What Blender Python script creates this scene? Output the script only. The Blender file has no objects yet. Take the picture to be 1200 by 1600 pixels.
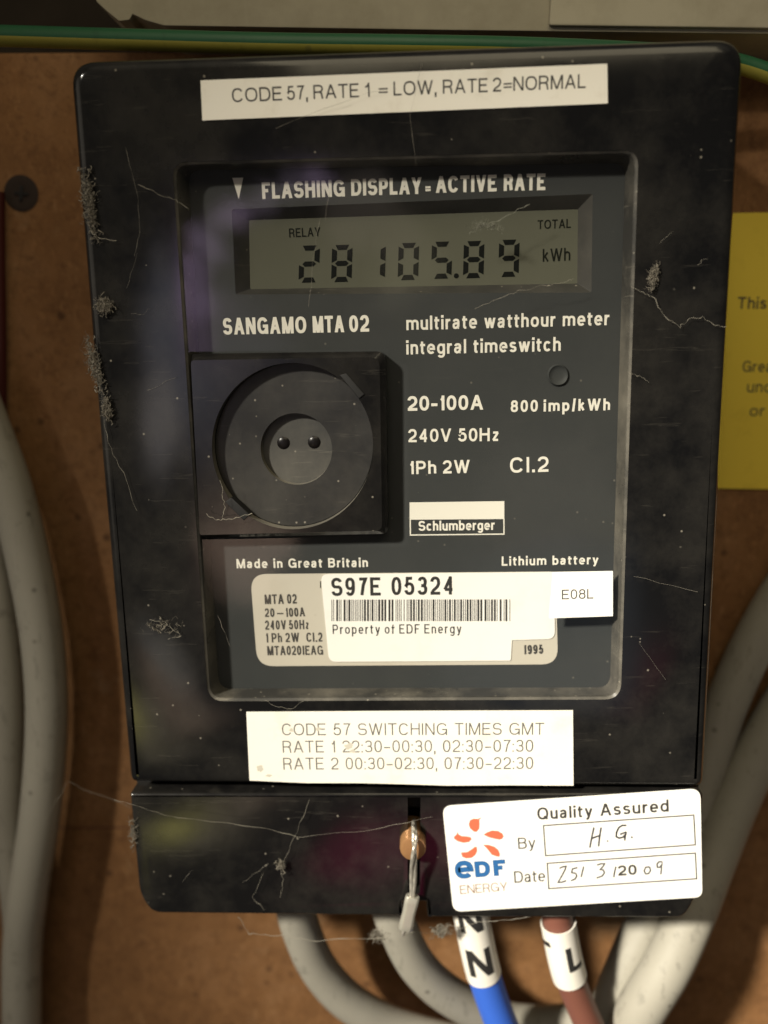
import bpy, bmesh, math, random
from mathutils import Vector, Matrix
random.seed(7)
SC = bpy.context.scene
COL = SC.collection

# ------------------------------------------------------------------ camera
F = 1340.0                                   # focal length in photo pixels (1200 x 1600)
D0 = 0.179                                   # camera to meter front, metres
d_c = Vector((135, 6492, F)).normalized()    # the meter's down direction seen from the camera
r_c = Vector((30930, -324, -F)).normalized()
r_c = (r_c - r_c.dot(d_c) * d_c).normalized()
n_c = r_c.cross(d_c)
e1 = Vector((r_c.x, n_c.x, -d_c.x)); e2 = Vector((r_c.y, n_c.y, -d_c.y)); e3 = Vector((r_c.z, n_c.z, -d_c.z))
CAM = Vector((0, -D0, 0))
cam = bpy.data.cameras.new('camera'); co = bpy.data.objects.new('camera', cam); COL.objects.link(co)
M = Matrix((e1, -e2, -e3)).transposed().to_4x4(); M.translation = CAM
co.matrix_world = M
cam.sensor_fit = 'AUTO'; cam.sensor_width = 36; cam.lens = F / 1600 * 36
cam.clip_start = 0.005; cam.clip_end = 20
cam.dof.use_dof = True; cam.dof.focus_distance = D0 * 1.02; cam.dof.aperture_fstop = 7.0
SC.camera = co

def P(u, v, h=0.0):
    """point h metres in front of the meter's front plane (negative: behind) under a photo pixel"""
    q = e1 * ((u - 600) / F) + e2 * ((v - 800) / F) + e3
    return CAM + q * ((D0 - h) / q.y)
def px(w, u, v, h): return (P(u + w, v, h) - P(u, v, h)).length

# ------------------------------------------------------------------ world: dim ambient with added glowing patches
W = bpy.data.worlds.new('World'); SC.world = W; W.use_nodes = True
nt = W.node_tree; N = nt.nodes; LK = nt.links
bg = N['Background']; bg.inputs[1].default_value = 1.0
tc = N.new('ShaderNodeTexCoord')
ns = N.new('ShaderNodeTexNoise'); ns.inputs['Scale'].default_value = 11; ns.inputs['Detail'].default_value = 3
LK.new(tc.outputs['Generated'], ns.inputs['Vector'])
sb = N.new('ShaderNodeVectorMath'); sb.operation = 'SUBTRACT'; sb.inputs[1].default_value = (.5, .5, .5)
LK.new(ns.outputs['Color'], sb.inputs[0])
mad = N.new('ShaderNodeVectorMath'); mad.operation = 'MULTIPLY_ADD'; mad.inputs[1].default_value = (.075, .075, .075)
LK.new(sb.outputs[0], mad.inputs[0]); LK.new(tc.outputs['Generated'], mad.inputs[2])
nrm = N.new('ShaderNodeVectorMath'); nrm.operation = 'NORMALIZE'; LK.new(mad.outputs[0], nrm.inputs[0])
acc = None
# soft glowing patches added as reflections (sleeve, hand ...): direction, half-angle in degrees, colour
def mdir(u, v):
    q = (e1 * ((u - 600) / F) + e2 * ((v - 800) / F) + e3).normalized()
    return Vector((q.x, -q.y, q.z))
GLOW_PATCHES = [
  (mdir(310, 520), 1.1, (1.1, .8, 1.25)), (mdir(306, 470), 1.0, (2.0, 1.45, 2.3)), (mdir(312, 425), .8, (2.0, 1.45, 2.3)), (mdir(335, 375), .7, (1.8, 1.35, 2.05)), (mdir(365, 335), .65, (1.8, 1.35, 2.0)),
 (mdir(405, 312), .65, (1.2, .95, 1.3)), (mdir(450, 296), .65, (1.1, .9, 1.2)), (mdir(495, 288), .7, (1.8, 1.35, 2.0)), (mdir(325, 490), 1.4, (.6, .5, .65)),
 (mdir(330, 600), 4.5, (.45, .42, .5)), (mdir(170, 640), 3.0, (1.3, 1.2, 1.2)), (mdir(230, 540), 4.0, (.8, .8, .95)),
 (mdir(375, 850), 2.4, (2.3, 1.6, 1.2)), (mdir(240, 1190), 3.0, (1.2, .85, .6)), (mdir(215, 1110), 2.4, (1.2, 1.1, .95)),
 (mdir(95, 1400), 1.9, (3.0, 2.7, .7)), (mdir(190, 1370), 2.6, (1.0, .85, .6)),
 (mdir(600, 1390), 2.8, (.75, .05, .2)), (mdir(700, 1390), 2.4, (.7, .06, .22)), (mdir(1000, 1090), 3.2, (.35, .04, .1)),
 (mdir(560, 330), 1.7, (.6, .5, .42)), (mdir(640, 420), 2.0, (.5, .45, .3)), (mdir(620, 380), 1.4, (.6, .5, .4)),
 (mdir(860, 1000), 6.0, (.3, .34, .38)), (mdir(860, 790), 4.0, (.35, .3, .24)),
 (Vector((.1, -.5, .85)), 24, (.22, .20, .16)), (Vector((-.85, -.4, .1)), 16, (.5, .45, .37)),
]
for (dv, ang, c) in GLOW_PATCHES:
    dt = N.new('ShaderNodeVectorMath'); dt.operation = 'DOT_PRODUCT'; dt.inputs[1].default_value = dv.normalized()
    LK.new(nrm.outputs[0], dt.inputs[0])
    mr = N.new('ShaderNodeMapRange'); mr.interpolation_type = 'SMOOTHERSTEP'
    mr.inputs[1].default_value = math.cos(math.radians(ang * 1.7)); mr.inputs[2].default_value = math.cos(math.radians(ang * .45))
    LK.new(dt.outputs['Value'], mr.inputs[0])
    sc = N.new('ShaderNodeVectorMath'); sc.operation = 'SCALE'; sc.inputs[0].default_value = c
    LK.new(mr.outputs[0], sc.inputs['Scale'])
    if acc is None:
        ad = N.new('ShaderNodeVectorMath'); ad.operation = 'ADD'; ad.inputs[0].default_value = (.046, .043, .037)
        LK.new(sc.outputs[0], ad.inputs[1])
    else:
        ad = N.new('ShaderNodeVectorMath'); ad.operation = 'MAXIMUM'
        LK.new(acc.outputs[0], ad.inputs[0]); LK.new(sc.outputs[0], ad.inputs[1])
    acc = ad
LK.new(acc.outputs[0], bg.inputs[0])

# ------------------------------------------------------------------ lamps
def aim(o, loc, target):
    o.location = loc
    o.rotation_euler = (Vector(target) - Vector(loc)).to_track_quat('-Z', 'Y').to_euler()
tgt = P(2000, 2182, 0)
sl = bpy.data.lights.new('torch', 'SPOT'); so = bpy.data.objects.new('torch', sl); COL.objects.link(so)
aim(so, tgt + Vector((-.804, -.702, .745)), tgt)
sl.energy = 143; sl.color = (1, .93, .80); sl.shadow_soft_size = .048
sl.spot_size = math.radians(28.4); sl.spot_blend = .93
al = bpy.data.lights.new('fill_light', 'AREA'); ao = bpy.data.objects.new('fill_light', al); COL.objects.link(ao)
aim(ao, (.04, -.22, .27), (.01, 0, .0)); al.size = .24; al.energy = .41; al.color = (1, .86, .58)  # unseen area lamp, added as a soft fill

SC.view_settings.view_transform = 'Standard'; SC.view_settings.look = 'None'
SC.view_settings.exposure = 0; SC.view_settings.gamma = 1; SC.view_settings.use_curve_mapping = False
SC.cycles.use_denoising = True
SC.cycles.max_bounces = 6
SC.cycles.caustics_reflective = False

# ------------------------------------------------------------------ materials
def mat(name, col, rough=.5, metal=0.0, spec=.5):
    m = bpy.data.materials.new(name); m.use_nodes = True
    b = m.node_tree.nodes['Principled BSDF']
    b.inputs['Base Color'].default_value = (*col, 1); b.inputs['Roughness'].default_value = rough
    b.inputs['Metallic'].default_value = metal; b.inputs['Specular IOR Level'].default_value = spec
    return m
class G:
    """small helper for node graphs"""
    def __init__(s, m): s.t = m.node_tree; s.b = s.t.nodes['Principled BSDF']; s.o = s.t.nodes.new('ShaderNodeTexCoord').outputs['Object']
    def new(s, k): return s.t.nodes.new(k)
    def lk(s, a, b): s.t.links.new(a, b)
    def noise(s, scale, detail=4, rough=.55, vec=None, dist=0):
        n = s.new('ShaderNodeTexNoise'); n.inputs['Scale'].default_value = scale; n.inputs['Detail'].default_value = detail
        n.inputs['Roughness'].default_value = rough; n.inputs['Distortion'].default_value = dist
        s.lk(vec or s.o, n.inputs['Vector']); return n.outputs['Fac']
    def ramp(s, src, stops):
        r = s.new('ShaderNodeValToRGB'); e = r.color_ramp.elements
        while len(e) < len(stops): e.new(.5)
        for i, (p, c) in enumerate(stops):
            e[i].position = p; e[i].color = (*c, 1) if isinstance(c, tuple) else (c, c, c, 1)
        s.lk(src, r.inputs[0]); return r.outputs[0]
    def mix(s, f, a, b, mode='MIX'):
        n = s.new('ShaderNodeMix'); n.data_type = 'RGBA'; n.blend_type = mode
        for v, i in ((f, 0), (a, 6), (b, 7)):
            if isinstance(v, (int, float)): n.inputs[i].default_value = v
            elif isinstance(v, tuple): n.inputs[i].default_value = (*v, 1)
            else: s.lk(v, n.inputs[i])
        return n.outputs[2]
    def stretch(s, sc, rot=(0, 0, 0)):
        n = s.new('ShaderNodeMapping'); n.inputs['Scale'].default_value = sc; n.inputs['Rotation'].default_value = rot
        s.lk(s.o, n.inputs['Vector']); return n.outputs[0]
    def specks(s, scale, r0, keep):
        v = s.new('ShaderNodeTexVoronoi'); v.inputs['Scale'].default_value = scale; v.inputs['Randomness'].default_value = 1
        s.lk(s.o, v.inputs['Vector'])
        a = s.ramp(v.outputs['Distance'], [(0, 1.0), (r0, .7), (r0 * 1.5, 0.0)])
        sp = s.new('ShaderNodeSeparateColor'); s.lk(v.outputs['Color'], sp.inputs[0])
        k = s.ramp(sp.outputs[0], [(keep - .02, 0.0), (keep, 1.0)])
        return s.mix(1.0, a, k, 'MULTIPLY')
    def bump(s, src, strength, dist=.0005):
        n = s.new('ShaderNodeBump'); n.inputs['Strength'].default_value = strength; n.inputs['Distance'].default_value = dist
        s.lk(src, n.inputs['Height']); s.lk(n.outputs[0], s.b.inputs['Normal'])

def dusty(name, col, rough, spec=.5, dust=(.34, .31, .25), film=.06, keep=.94, specamt=.6, wav=.08):
    m = mat(name, col, rough, 0, spec); g = G(m)
    sp = g.specks(520, .10, keep)
    sp2 = g.specks(210, .03, .93)
    fl = g.ramp(g.noise(38, 6, .7), [(.42, 0.0), (.75, film)])
    scr = g.ramp(g.noise(60, 3, .6, g.stretch((1, 1, 12), (0, .95, 0))), [(.64, 0.0), (.68, film * .6), (.71, 0.0)])
    c = g.mix(fl, col, dust); c = g.mix(scr, c, dust)
    f = g.mix(1.0, sp, sp2, 'LIGHTEN'); f = g.mix(1.0, f, (specamt,) * 3, 'MULTIPLY')
    c = g.mix(f, c, dust)
    g.lk(c, g.b.inputs['Base Color'])
    rr = g.ramp(g.noise(55, 5, .65), [(.3, rough * .8), (.7, rough * 1.25 + .02)])
    g.lk(rr, g.b.inputs['Roughness'])
    g.bump(g.noise(45, 2), wav, .0006)
    return m
M_black = dusty('glossy_black_plastic', (.0055, .0055, .006), .10)
M_cover = dusty('black_cover_plastic', (.006, .0058, .006), .12, wav=.10)
M_wall = dusty('recess_wall_plastic', (.038, .037, .034), .30, film=.5, keep=.6)
M_bez = dusty('display_bezel_plastic', (.026, .026, .024), .4, film=.12, keep=.8)
M_lit_edge = dusty('lit_well_edge', (.10, .095, .08), .35, film=.7, keep=.5)  # paler colour and heavy film paint the lit edge of the port walls
M_matte = dusty('matte_black_plastic', (.013, .013, .0126), .42, film=.10, keep=.8)
M_hub = dusty('worn_grey_plastic', (.042, .042, .038), .5, film=.2, keep=.7)
M_dial = dusty('charcoal_dial_print', (.033, .036, .036), .6, .25, film=.02, keep=.9, specamt=.25)
M_gap = mat('dark_gap', (.006, .006, .006), .7)
M_hole = mat('dark_lens', (.006, .005, .005), .3, 0, .3)
M_ink = mat('white_ink', (.74, .72, .64), .55)
def m_paper(name, col, amt=.25, rough=.6):
    m = mat(name, col, rough, 0, .3); g = G(m)
    st = g.ramp(g.noise(95, 5, .7), [(.55, 0.0), (.74, amt)])
    c0 = g.mix(g.ramp(g.noise(22, 4, .6), [(.35, 0.0), (.7, amt * 1.6)]), col, tuple(x * f for x, f in zip(col, (.93, .89, .78))))
    c = g.mix(st, c0, tuple(x * f for x, f in zip(col, (.55, .5, .42))))
    sp = g.mix(1.0, g.specks(300, .07, .9), (amt * 1.6,) * 3, 'MULTIPLY')
    c = g.mix(sp, c, (.25, .22, .17)); g.lk(c, g.b.inputs['Base Color'])
    g.bump(g.noise(900, 2), .08, .0001); return m
M_paper = m_paper('white_paper', (.80, .78, .71))
M_vinyl = m_paper('white_vinyl', (.84, .83, .79), .10, .4)
M_rating = m_paper('silver_grey_plate', (.52, .49, .42), .15, .45)
M_tick = mat('black_print', (.022, .021, .020), .6)
M_grey = mat('grey_print', (.13, .125, .115), .6)
M_faint = mat('faint_orange_print', (.22, .12, .085), .6)
M_dkgrey = mat('dark_grey_print', (.045, .042, .038), .6)
M_pen = mat('pencil_grey_ink', (.04, .038, .042), .6)
M_orange = mat('orange_print', (.80, .14, .07), .55)
M_blue = mat('blue_print', (.022, .12, .32), .55)
M_lcd = mat('lcd_glass', (.118, .128, .085), .5, 0, .15)
g = G(M_lcd); g.lk(g.mix(g.noise(120, 3), (.088, .090, .066), (.100, .102, .076)), g.b.inputs['Base Color'])
M_seg = mat('lcd_segment', (.004, .005, .004), .5, 0, .1)
M_seg2 = mat('lcd_small_print', (.008, .009, .006), .5, 0, .1)
M_ghost = mat('lcd_idle_segment', (.074, .080, .054), .4)
# clear window: a thin sheet, transparent with a Fresnel reflection
M_win = bpy.data.materials.new('clear_window'); M_win.use_nodes = True
t = M_win.node_tree; t.nodes.clear()
out = t.nodes.new('ShaderNodeOutputMaterial'); mx = t.nodes.new('ShaderNodeMixShader'); fr = t.nodes.new('ShaderNodeFresnel')
tr = t.nodes.new('ShaderNodeBsdfTransparent'); gl = t.nodes.new('ShaderNodeBsdfGlossy'); gl.inputs['Roughness'].default_value = .04
tr.inputs[0].default_value = (.97, .97, .96, 1); fr.inputs[0].default_value = 1.47
tcw = t.nodes.new('ShaderNodeTexCoord'); nw = t.nodes.new('ShaderNodeTexNoise'); nw.inputs['Scale'].default_value = 40
bw = t.nodes.new('ShaderNodeBump'); bw.inputs['Strength'].default_value = .06; bw.inputs['Distance'].default_value = .0006
t.links.new(tcw.outputs['Object'], nw.inputs['Vector']); t.links.new(nw.outputs['Fac'], bw.inputs['Height']); t.links.new(bw.outputs[0], gl.inputs['Normal'])
t.links.new(fr.outputs[0], mx.inputs[0]); t.links.new(tr.outputs[0], mx.inputs[1]); t.links.new(gl.outputs[0], mx.inputs[2]); t.links.new(mx.outputs[0], out.inputs[0])

M_board = mat('brown_chipboard', (.25, .11, .04), .75, 0, .25); g = G(M_board)
c = g.ramp(g.noise(26, 8, .7), [(.28, (.145, .068, .025)), (.5, (.225, .110, .042)), (.72, (.29, .155, .070))])
c = g.mix(g.ramp(g.noise(380, 4, .8), [(.3, .55), (.5, 0.0)]), c, (.09, .038, .014))
c = g.mix(g.ramp(g.noise(240, 3, .7, g.stretch((1, 1, .35))), [(.6, 0.0), (.74, .35)]), c, (.42, .25, .12))
c = g.mix(g.mix(1.0, g.specks(130, .12, .8), (.75,) * 3, 'MULTIPLY'), c, (.035, .014, .006))
c = g.mix(g.ramp(g.noise(17, 5, .6), [(.62, 0.0), (.70, .45)]), c, (.45, .33, .2))
c = g.mix(g.ramp(g.noise(700, 2, .6, g.stretch((1, 1, .5), (0, .4, 0))), [(.58, 0.0), (.72, .3)]), c, (.38, .20, .085))
c = g.mix(g.ramp(g.noise(75, 6, .75, None, 1.5), [(.56, 0.0), (.70, .45)]), c, (.10, .045, .018))
g.lk(c, g.b.inputs['Base Color']); g.bump(g.noise(420, 4, .7), .5, .0008)
M_dark = mat('dark_backing', (.03, .024, .018), .9, 0, .1); g = G(M_dark)
g.lk(g.mix(g.noise(60, 5), (.016, .013, .01), (.05, .04, .03)), g.b.inputs['Base Color'])
M_cream = mat('cream_enamel', (.40, .37, .27), .5, 0, .3); g = G(M_cream)
c = g.ramp(g.noise(30, 6, .7), [(.3, (.30, .27, .19)), (.6, (.42, .385, .285))])
c = g.mix(g.ramp(g.noise(70, 3, .6, g.stretch((1, 1, .12), (0, .5, 0))), [(.62, 0.0), (.68, .35), (.72, 0.0)]), c, (.6, .57, .45))
g.lk(c, g.b.inputs['Base Color'])
def m_pvc(name, a, b, dirt=.35, rough=.45):
    m = mat(name, a, rough, 0, .35); g = G(m)
    c = g.mix(g.noise(45, 5, .6), a, b)
    c = g.mix(g.ramp(g.noise(130, 5, .7), [(.6, 0.0), (.72, dirt)]), c, tuple(x * .35 for x in a))
    c = g.mix(g.ramp(g.noise(420, 3, .7, g.stretch((1, 1, .25), (.3, .5, 0))), [(.58, 0.0), (.68, dirt * .7)]), c, tuple(x * .45 for x in a))
    c = g.mix(g.mix(1.0, g.specks(150, .09, .72), (dirt * 1.4,) * 3, 'MULTIPLY'), c, (.06, .05, .04))
    g.lk(c, g.b.inputs['Base Color']); g.bump(g.noise(300, 3), .1, .0003); return m
M_pvc = m_pvc('grey_pvc', (.27, .255, .21), (.35, .33, .275), .5, .6)
M_bluep = m_pvc('blue_pvc', (.035, .12, .55), (.045, .14, .62), .12)
M_brown = m_pvc('brown_pvc', (.17, .065, .045), (.20, .08, .055), .15)
M_red = m_pvc('red_pvc', (.05, .010, .008), (.07, .014, .010), .2)
M_sleeve = m_pvc('white_sleeve', (.78, .75, .66), (.80, .77, .69), .12, .4)
M_yellow = m_paper('yellow_notice', (.82, .63, .07), .28, .55)
M_green = m_pvc('green_pvc', (.012, .07, .03), (.015, .09, .035), .3); M_yel = m_pvc('yellow_pvc', (.24, .22, .035), (.29, .265, .045), .3)
M_brass = mat('brass', (.72, .40, .20), .38, .55); g = G(M_brass); g.bump(g.noise(700, 3), .2, .0002)
g.lk(g.mix(g.noise(180, 4), (.36, .18, .075), (.54, .30, .14)), g.b.inputs['Base Color'])
M_wire = mat('seal_wire', (.55, .52, .45), .35, .6); g = G(M_wire)
wv = g.new('ShaderNodeTexWave'); wv.inputs['Scale'].default_value = 260; wv.inputs['Distortion'].default_value = .5; wv.bands_direction = 'DIAGONAL'
g.lk(g.o, wv.inputs['Vector']); g.bump(wv.outputs['Fac'], .7, .0003)
M_lead = mat('seal_ferrule', (.56, .54, .46), .34, .6); g = G(M_lead); g.bump(g.noise(350, 4), .35, .0004)
M_web = mat('dusty_thread', (.27, .25, .205), .9, 0, .1)
M_web2 = mat('fine_thread', (.26, .24, .20), .9, 0, .1)
M_clump = mat('grey_dust', (.30, .27, .22), .95, 0, .1); g = G(M_clump)
g.lk(g.mix(g.noise(900, 4), (.10, .09, .072), (.26, .235, .19)), g.b.inputs['Base Color'])
M_rust = mat('rusty_screw', (.03, .018, .012), .8, .1)
M_frost = mat('frosted_scratch', (.20, .20, .165), .9, 0, .1)

# ------------------------------------------------------------------ objects
ORG = {}
def empty(name, label, cat, loc, group=None):
    o = bpy.data.objects.new(name, None); COL.objects.link(o); o.location = loc; o.empty_display_size = .01
    o['label'] = label; o['category'] = cat
    if group: o['group'] = group
    ORG[o] = Vector(loc); return o
def tag(o, label, cat, group=None):
    o['label'] = label; o['category'] = cat
    if group: o['group'] = group
    return o
def build(name, geo, mats, parent=None, smooth=40, merge=True):
    """geo: (verts, faces[, material index per face]) in world space -> ONE mesh object"""
    vs, fs = geo[0], geo[1]; mi = geo[2] if len(geo) > 2 else None
    if not isinstance(mats, (list, tuple)): mats = [mats]
    lo = Vector([min(v[i] for v in vs) for i in range(3)]); hi = Vector([max(v[i] for v in vs) for i in range(3)])
    org = (lo + hi) / 2
    me = bpy.data.meshes.new(name); me.from_pydata([Vector(v) - org for v in vs], [], fs)
    for m in mats: me.materials.append(m)
    if mi:
        for p, k in zip(me.polygons, mi): p.material_index = k
    if smooth:
        bm = bmesh.new(); bm.from_mesh(me)
        if merge: bmesh.ops.remove_doubles(bm, verts=bm.verts, dist=1e-7)
        bmesh.ops.recalc_face_normals(bm, faces=bm.faces); bm.to_mesh(me); bm.free()
        for p in me.polygons: p.use_smooth = True
        me.set_sharp_from_angle(angle=math.radians(smooth))
    me.update()
    o = bpy.data.objects.new(name, me); COL.objects.link(o)
    o.location = org - (ORG[parent] if parent else Vector())
    if parent: o.parent = parent
    ORG[o] = org; return o
def cat(*geos):
    V, Fc, I = [], [], []
    for gg in geos:
        n = len(V); V += list(gg[0]); Fc += [tuple(i + n for i in f) for f in gg[1]]
        I += list(gg[2]) if len(gg) > 2 else [0] * len(gg[1])
    return V, Fc, I
def withmat(geo, k): return geo[0], geo[1], [k] * len(geo[1])

def rnd(pts, rad, n=6):
    """pixel polygon with rounded corners; rad = one radius or one per corner"""
    out = []; L = len(pts)
    if not isinstance(rad, (list, tuple)): rad = [rad] * L
    for i, p in enumerate(pts):
        p = Vector(p); a = Vector(pts[i - 1]); b = Vector(pts[(i + 1) % L]); r = rad[i]
        if r <= 0: out.append(tuple(p)); continue
        s = p + (a - p).normalized() * r; e = p + (b - p).normalized() * r
        for k in range(n + 1):
            tt = k / n; out.append(tuple(s * (1 - tt) ** 2 + p * 2 * tt * (1 - tt) * 1.0 + e * tt * tt))
    return out
def loop(pts, h, hp=None):
    """pixel loop laid on the plane at height hp, then moved to height h"""
    r = []
    for p in pts:
        v = P(p[0], p[1], h if hp is None else hp); r.append(Vector((v.x, -h, v.z)))
    return r
def inset(lp, d):
    n = len(lp); area = sum(lp[i].x * lp[(i + 1) % n].z - lp[(i + 1) % n].x * lp[i].z for i in range(n))
    sg = 1 if area > 0 else -1; out = []
    for i in range(n):
        a, p, b = lp[i - 1], lp[i], lp[(i + 1) % n]
        n1 = Vector((-(p.z - a.z), 0, p.x - a.x)); n2 = Vector((-(b.z - p.z), 0, b.x - p.x))
        if n1.length < 1e-9: n1 = n2
        if n2.length < 1e-9: n2 = n1
        n1.normalize(); n2.normalize(); m = n1 + n2
        if m.length < 1e-6: m = n1
        m.normalize(); out.append(p + m * (sg * d / max(.5, m.dot(n1))))
    return out
def at(lp, h): return [Vector((v.x, -h, v.z)) for v in lp]
def loft(loops, capa=False, capb=False):
    V, Fc = [], []; n = len(loops[0])
    for l in loops: V += l
    for k in range(len(loops) - 1):
        for i in range(n): Fc.append((k * n + i, k * n + (i + 1) % n, (k + 1) * n + (i + 1) % n, (k + 1) * n + i))
    if capa: Fc.append(tuple(range(n)))
    if capb: Fc.append(tuple((len(loops) - 1) * n + i for i in reversed(range(n))))
    return V, Fc
def fill(outer, holes):
    """flat face with holes"""
    bm = bmesh.new(); ed = []
    for l in [outer] + holes:
        vs = [bm.verts.new(v) for v in l]
        ed += [bm.edges.new((vs[i], vs[(i + 1) % len(vs)])) for i in range(len(vs))]
    bmesh.ops.triangle_fill(bm, use_beauty=True, use_dissolve=False, edges=ed)
    bm.verts.index_update()
    V = [v.co.copy() for v in bm.verts]; Fc = [tuple(v.index for v in f.verts) for f in bm.faces]
    bm.free(); return V, Fc
def slab(lp, hf, hb, bev=0, holes=None, steps=4):
    """plate between heights hf (front) and hb (back) with a rounded front edge"""
    if bev <= 0:
        front = at(lp, hf); geos = [loft([front, at(lp, hb)], holes is None, True)]
    else:
        ls = []
        for k in range(steps + 1):
            a = math.pi / 2 * k / steps
            ls.append(at(inset(lp, bev * (1 - math.sin(a))), hf - bev * (1 - math.cos(a))))
        ls.append(at(lp, hb)); front = ls[0]; geos = [loft(ls, holes is None, True)]
    if holes is not None: geos.append(fill(front, holes))
    return cat(*geos)
def tube(pts, r, seg=14, sub=8, caps=True, rough=0):
    """smooth round tube through points; r = one radius or one per point"""
    rr = r if isinstance(r, (list, tuple)) else [r] * len(pts)
    C, R = [], []; n = len(pts)
    for i in range(n - 1):
        p0, p1, p2, p3 = pts[max(0, i - 1)], pts[i], pts[i + 1], pts[min(n - 1, i + 2)]
        for k in range(sub):
            t = k / sub
            C.append(.5 * ((2 * p1) + (p2 - p0) * t + (2 * p0 - 5 * p1 + 4 * p2 - p3) * t * t + (3 * p1 - p0 - 3 * p2 + p3) * t ** 3))
            R.append(rr[i] * (1 - t) + rr[i + 1] * t)
    C.append(pts[-1]); R.append(rr[-1])
    V, Fc = [], []; up = None; FR = []
    for i, c in enumerate(C):
        tg = (C[min(i + 1, len(C) - 1)] - C[max(i - 1, 0)]).normalized()
        if up is None: up = Vector((0, -1, 0)); up = (up - up.dot(tg) * tg)
        if up.length < 1e-4: up = tg.orthogonal()
        up = (up - up.dot(tg) * tg).normalized(); sd = tg.cross(up); FR.append((c, tg, up, sd, R[i]))
        for k in range(seg):
            a = 2 * math.pi * k / seg; V.append(c + (up * math.cos(a) + sd * math.sin(a)) * R[i] * (1 + random.uniform(-rough, rough)))
    for i in range(len(C) - 1):
        for k in range(seg): Fc.append((i * seg + k, i * seg + (k + 1) % seg, (i + 1) * seg + (k + 1) % seg, (i + 1) * seg + k))
    if caps: Fc.append(tuple(range(seg))); Fc.append(tuple((len(C) - 1) * seg + k for k in reversed(range(seg))))
    tube.frames = FR
    return V, Fc
def ell(cx, cy, rx, ry, n=48, a0=0, a1=360):
    full = abs(a1 - a0) >= 360; k = n if full else n + 1
    return [(cx + rx * math.cos(math.radians(a0 + (a1 - a0) * i / n)), cy + ry * math.sin(math.radians(a0 + (a1 - a0) * i / n))) for i in range(k)]

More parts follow.
